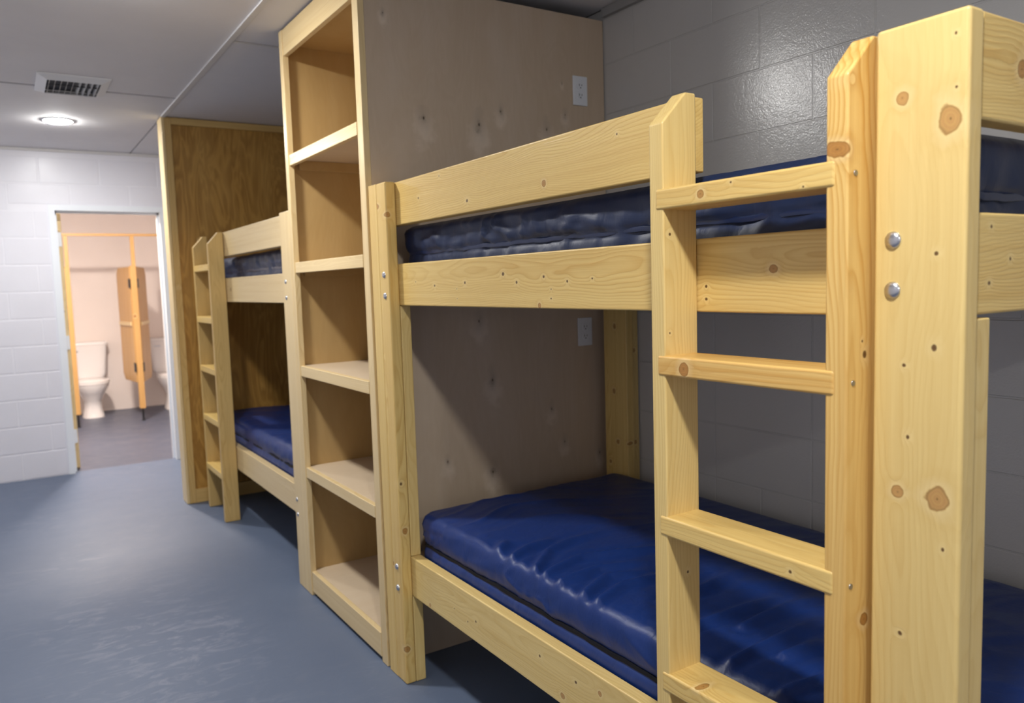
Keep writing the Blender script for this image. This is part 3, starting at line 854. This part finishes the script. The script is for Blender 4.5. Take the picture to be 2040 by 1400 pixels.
# ---------- far bunk bed
fb = root('bunk_bed', (1.112, 3.45, 0))
tag(fb, 'pine bunk bed beyond the tall shelves with its ladder at the far end', 'bunk bed', 'pine bunk beds')
XF = 1.112
p1 = kboard('post', XF - 0.036, XF - 0.0005, 3.45, 3.588, 0.001, TOPZ, 'Z', 'pale', fb)
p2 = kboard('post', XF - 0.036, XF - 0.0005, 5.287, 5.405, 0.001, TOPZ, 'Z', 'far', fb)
for y, z in ((3.540, 1.425), (3.540, 1.352), (3.553, 0.416), (3.552, 0.345)): bolt((XF - 0.036, y, z), p1, 0.010)
for y0, y1 in ((3.452, 3.586), (5.287, 5.403)):
    for z0, z1 in ((LO[1] + 0.001, UP[0] - 0.001), (0.001, LO[0] - 0.001)):
        kboard('rail_support', XF + 0.0005, XF + 0.038, y0, y1, z0, z1, 'Z', 'far', fb, bev=0.003)
for z0, z1 in (UP, LO):
    kboard('side_rail', XF, XF + 0.038, 3.453, 5.403, z0, z1, 'Y', 'pale', fb)
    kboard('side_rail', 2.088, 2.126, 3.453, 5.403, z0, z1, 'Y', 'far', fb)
kboard('guard_rail', XF + 0.0005, XF + 0.038, 3.453, 4.86, *GU, 'Y', 'pale', fb)
for y0, y1 in ((3.455, 3.586), (5.27, 5.402)):
    kboard('rear_post', 2.1265, 2.1635, y0, y1, 0.001, TOPZ - 0.15, 'Z', 'far', fb)
board('deck', XF + 0.039, 2.087, 3.455, 5.403, 1.396, 1.414, M_DECK, fb, 0.001)
board('deck', XF + 0.039, 2.087, 3.455, 5.403, 0.396, 0.414, M_DECK, fb, 0.001)
for y in (4.822, 5.243):
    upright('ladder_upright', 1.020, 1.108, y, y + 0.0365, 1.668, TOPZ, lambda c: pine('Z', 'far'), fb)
for z in (1.551, 1.236, 0.927, 0.615, 0.298):
    kboard('ladder_rung', 1.0175, 1.1065, 4.842, 5.262, z - 0.038, z, 'Y', 'yellow', fb)
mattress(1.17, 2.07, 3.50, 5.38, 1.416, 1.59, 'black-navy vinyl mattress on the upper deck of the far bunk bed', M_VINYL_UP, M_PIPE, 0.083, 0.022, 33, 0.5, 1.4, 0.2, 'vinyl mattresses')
mattress(1.164, 2.075, 3.50, 5.38, 0.416, 0.585, 'navy blue vinyl mattress on the lower deck of the far bunk bed', M_VINYL, M_ZIP, 0.078, 0.022, 42, 0.9, 1.0, 0.3, 'vinyl mattresses')

# ================================================================== SHELF UNIT between the bunks
sh = root('bookshelf', (1.082, 2.586, 0))
tag(sh, 'tall open plywood shelf unit standing between the two bunk beds', 'bookshelf')
PY0, PY1 = 2.586, 2.604
cpan = ((1.106 + 2.163) / 2, (PY0 + PY1) / 2, 2.455 / 2)
M_PLY = plywood('birch_plywood', (0.57, 0.45, 0.325), (0.45, 0.335, 0.225), (0.66, 0.56, 0.455), [(k[0] - cpan[0], -0.009, k[1] - cpan[2], k[2]) for k in PLYK], 'Z', 0.35)
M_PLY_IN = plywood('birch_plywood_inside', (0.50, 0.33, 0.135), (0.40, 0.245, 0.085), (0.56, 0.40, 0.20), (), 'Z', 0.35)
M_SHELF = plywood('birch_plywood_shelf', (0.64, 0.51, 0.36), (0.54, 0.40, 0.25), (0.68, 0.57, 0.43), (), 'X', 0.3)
board('side_panel', 1.106, 2.163, PY0, PY1, 0.001, 2.455, M_PLY, sh, 0.001)
board('side_panel', 1.102, 2.163, 3.430, 3.448, 0.001, 2.486, M_PLY_IN, sh, 0.001)
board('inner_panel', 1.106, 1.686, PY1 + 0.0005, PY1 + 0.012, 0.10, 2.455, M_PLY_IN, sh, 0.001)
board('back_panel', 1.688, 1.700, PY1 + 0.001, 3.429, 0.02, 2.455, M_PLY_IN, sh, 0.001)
kboard('stile', 1.082, 1.1055, 2.584, 2.634, 0.001, 2.497, 'Z', 'pale', sh, bev=0.002)
kboard('stile', 1.076, 1.1015, 3.408, 3.449, 0.001, 2.492, 'Z', 'pale', sh, bev=0.002)
kboard('top_rail', 1.079, 1.101, 2.6345, 3.4075, 2.384, 2.492, 'Y', 'pale', sh, bev=0.002)
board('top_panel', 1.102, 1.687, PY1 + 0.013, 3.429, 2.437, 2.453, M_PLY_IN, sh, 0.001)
for zt in (1.968, 1.506, 1.051, 0.593, 0.112):
    hb = 0.046 if zt > 0.2 else 0.093
    s = root('shelf', (1.10, 3.0, zt)); s.parent = sh; s.location = Vector((1.10, 3.0, zt)) - _wloc[sh.name]
    kboard('shelf_edge', 1.080, 1.101, 2.6345, 3.4075, zt - hb, zt, 'Y', 'pale', s, bev=0.002)
    if zt < 2.0: board('cleat', 1.125, 1.686, 3.412, 3.4295, zt - 0.060, zt - 0.019, M_PLY_IN, s, 0.001)
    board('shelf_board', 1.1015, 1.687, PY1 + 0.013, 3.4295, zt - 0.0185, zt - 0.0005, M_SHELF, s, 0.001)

# ---- outlets on the plywood side
def outlet(xc, zc, label):
    t = root('wall_outlet', (xc, PY0, zc))
    tag(t, label, 'outlet', 'duplex outlets on the plywood')
    pl = prism('cover_plate', [(-0.0365, -0.0585), (0.0365, -0.0585), (0.0365, 0.0585), (-0.0365, 0.0585)], 'Y', 0.0055, M_PLASTIC, (xc, PY0 - 0.0032, zc), t, 0.002, 2)
    for dz in (0.0195, -0.0195):
        bm = bmesh.new()
        ring = []
        for k in range(28):
            a = 2 * math.pi * k / 28
            ring.append((0.0172 * math.cos(a), max(-0.0135, min(0.0135, 0.0172 * math.sin(a)))))
        rc = prism('receptacle', ring, 'Y', 0.002, M_PLASTIC, (xc, PY0 - 0.0068, zc + dz), t, 0.0003, 1)
        for dx, hh in ((-0.0064, 0.0085), (0.0064, 0.0070)):
            board('slot', xc + dx - 0.0012, xc + dx + 0.0012, PY0 - 0.0082, PY0 - 0.0076, zc + dz + 0.003 - hh / 2, zc + dz + 0.003 + hh / 2, M_DARK, rc, 0)
        me = lathe_mesh('ground_hole', [(0, 0), (0.0026, 0), (0.0026, 0.0007), (0, 0.0007)], 12, 'Y')
        link_mesh('ground_hole', me, M_DARK, (xc, PY0 - 0.0077, zc + dz - 0.0075), rc)
    me = lathe_mesh('screw', [(0.003, 0.0), (0.0026, 0.0008), (0, 0.0010)], 12, 'Y')
    link_mesh('screw', me, M_PLASTIC, (xc, PY0 - 0.0062, zc), t)
outlet(2.034, 2.159, 'white duplex outlet high on the plywood above the upper bunk')
outlet(2.032, 1.176, 'white duplex outlet on the plywood inside the lower bunk')

# ================================================================== END PANEL at the far bunk
ep = root('end_panel', (0.925, 5.41, 0))
tag(ep, 'orange-brown stained plywood panel closing the far end of the far bunk', 'partition')
M_STAIN = plywood('stained_plywood', (0.56, 0.315, 0.075), (0.20, 0.085, 0.015), (0.60, 0.37, 0.11), (), 'Z', 0.95, 0.38)
board('plywood_sheet', 0.948, 2.162, 5.424, 5.442, 0.001, 2.494, M_STAIN, ep, 0.001)
kboard('front_board', 0.912, 0.930, 5.408, 5.552, 0.001, 2.497, 'Z', 'pale', ep, bev=0.003)
kboard('edge_trim', 0.9305, 0.969, 5.408, 5.4235, 0.001, 2.496, 'Z', 'far', ep, bev=0.002)
kboard('base_trim', 0.9695, 2.16, 5.408, 5.4235, 0.001, 0.092, 'X', 'far', ep, bev=0.002)
kboard('top_trim', 0.9695, 2.16, 5.408, 5.4235, 2.452, 2.496, 'X', 'far', ep, bev=0.002)
board('plywood_back', 0.948, 2.162, 5.534, 5.552, 0.001, 2.494, M_STAIN, ep, 0.001)

# ================================================================== BATHROOM
# ---- toilet stall front: posts with black feet, head rail, two doors standing open inward
tp = root('toilet_stall', (0.56, 9.35, 0))
tag(tp, 'honey-coloured wooden toilet stall front with two doors standing open', 'toilet stall')
M_STALL = pine('Z', 'stall')
SY = 9.35
def stall_post(xc, wd):
    p = board('pilaster', xc - wd / 2, xc + wd / 2, SY - 0.018, SY + 0.018, 0.135, 1.69, M_STALL, tp, 0.003)
    board('head_post', xc - 0.019 + 0.01, xc + 0.019 + 0.01, SY - 0.016, SY + 0.016, 1.6905, 2.004, M_STALL, tp, 0.002)
    f = lathe_mesh('foot', [(0, 0), (0.018, 0), (0.018, 0.008), (0.011, 0.012), (0.011, 0.134), (0, 0.134)], 16)
    link_mesh('foot', f, M_BLACK, (xc, SY, 0.0005), tp)
stall_post(0.565, 0.055)
stall_post(1.190, 0.060)
stall_post(1.830, 0.060)
board('head_rail', 0.30, 2.49, SY - 0.019, SY + 0.019, 2.0045, 2.030, pine('X', 'stall'), tp, 0.003)
def stall_door(xh, ang, flip):
    """door leaf hinged at xh; ang = swing away from the closed line"""
    o = root('stall_door', (xh, SY + 0.022, 0)); o.parent = tp; o.location = Vector((xh, SY + 0.022, 0)) - _wloc[tp.name]
    W = 0.54
    bm = bmesh.new()
    c = 0.07
    pts = [(0, 0.42), (W - c, 0.42), (W, 0.42 + c), (W, 1.68 - c), (W - c, 1.68), (0, 1.68)]
    prof = [(a * flip, b) for a, b in pts]
    l = prism('leaf', prof, 'Y', 0.022, M_STALL, (0, 0, 0), None, 0.003, 1)
    l.parent = o; l.location = (0, 0.014, 0)
    for z in (1.50, 0.585):
        for sx in (0.03, -0.022):
            h = board('hinge', -0.014, 0.014, -0.003, 0.003, -0.05, 0.05, M_BLACK, None, 0.001)
            h.parent = o; h.location = (sx * flip, -0.0005 if sx > 0 else -0.003, z)
    h = board('latch', -0.02, 0.02, -0.012, 0.0, -0.015, 0.015, M_BLACK, None, 0.002)
    h.parent = o; h.location = ((W - 0.05) * flip, 0.001, 1.05)
    r = board('cross_rail', -W / 2 + 0.03, W / 2 - 0.03, -0.006, 0.006, -0.02, 0.02, pine('X', 'pale'), None, 0.002)
    r.parent = o; r.location = (W / 2 * flip, -0.004, 1.06)
    o.rotation_euler.z = ang
stall_door(1.150, R(-83), -1)
stall_door(1.232, R(73), 1)

def toilet(xc, label):
    yb = BW - 0.01
    t = root('toilet', (xc, yb - 0.35, 0))
    tag(t, label, 'toilet', 'toilets in the bathroom')
    # tank, tapering down
    def loft(name, secs, mat, n=36, cap=True, ang=50):
        """secs: (cy, rx, ry, z, power)"""
        bm = bmesh.new(); rings = []
        for cy_, rx, ry, z, pw in secs:
            ring = []
            for k in range(n):
                a = 2 * math.pi * k / n
                ca, sa = math.cos(a), math.sin(a)
                ring.append(bm.verts.new((rx * math.copysign(abs(ca) ** (2 / pw), ca), cy_ - (yb - 0.35) + ry * math.copysign(abs(sa) ** (2 / pw), sa), z)))
            rings.append(ring)
        for A, B in zip(rings, rings[1:]):
            for k in range(n): bm.faces.new((A[k], A[(k + 1) % n], B[(k + 1) % n], B[k]))
        bm.faces.new(rings[0][::-1]); bm.faces.new(rings[-1])
        return link_mesh(name, finish(bm, name, ang), mat, (xc, yb - 0.35, 0), t)
    tk = loft('tank', [(yb - 0.10, 0.165, 0.085, 0.425, 5), (yb - 0.10, 0.180, 0.092, 0.47, 6), (yb - 0.10, 0.205, 0.098, 0.805, 7)], M_PORC)
    loft('tank_lid', [(yb - 0.102, 0.218, 0.100, 0.806, 7), (yb - 0.102, 0.220, 0.100, 0.830, 7), (yb - 0.102, 0.205, 0.088, 0.842, 6)], M_PORC)
    yb2 = yb - 0.43
    loft('bowl', [(yb - 0.36, 0.112, 0.185, 0.001, 3), (yb - 0.36, 0.108, 0.18, 0.03, 3), (yb - 0.36, 0.092, 0.155, 0.10, 2.6), (yb - 0.37, 0.090, 0.165, 0.19, 2.4), (yb - 0.39, 0.135, 0.215, 0.28, 2.3),
                  (yb - 0.40, 0.175, 0.245, 0.35, 2.3), (yb - 0.40, 0.184, 0.252, 0.385, 2.3)], M_PORC)
    loft('seat', [(yb - 0.41, 0.186, 0.245, 0.387, 2.3), (yb - 0.41, 0.190, 0.248, 0.398, 2.3), (yb - 0.41, 0.186, 0.245, 0.407, 2.3)], M_PORC)
    loft('seat_lid', [(yb - 0.405, 0.186, 0.240, 0.409, 2.3), (yb - 0.405, 0.188, 0.242, 0.420, 2.3), (yb - 0.405, 0.170, 0.222, 0.432, 2.3)], M_PORC)
    lv = root('flush_lever', (xc - 0.15, yb - 0.20, 0.75)); lv.parent = t; lv.location = Vector((xc - 0.15, yb - 0.205, 0.75)) - _wloc[t.name]
    h = board('handle', -0.012, 0.055, -0.012, 0.0, -0.008, 0.008, M_STEEL, None, 0.003); h.parent = lv
toilet(0.765, 'white porcelain toilet seen in the left stall through the doorway')
toilet(1.640, 'white porcelain toilet partly hidden by the right door jamb')
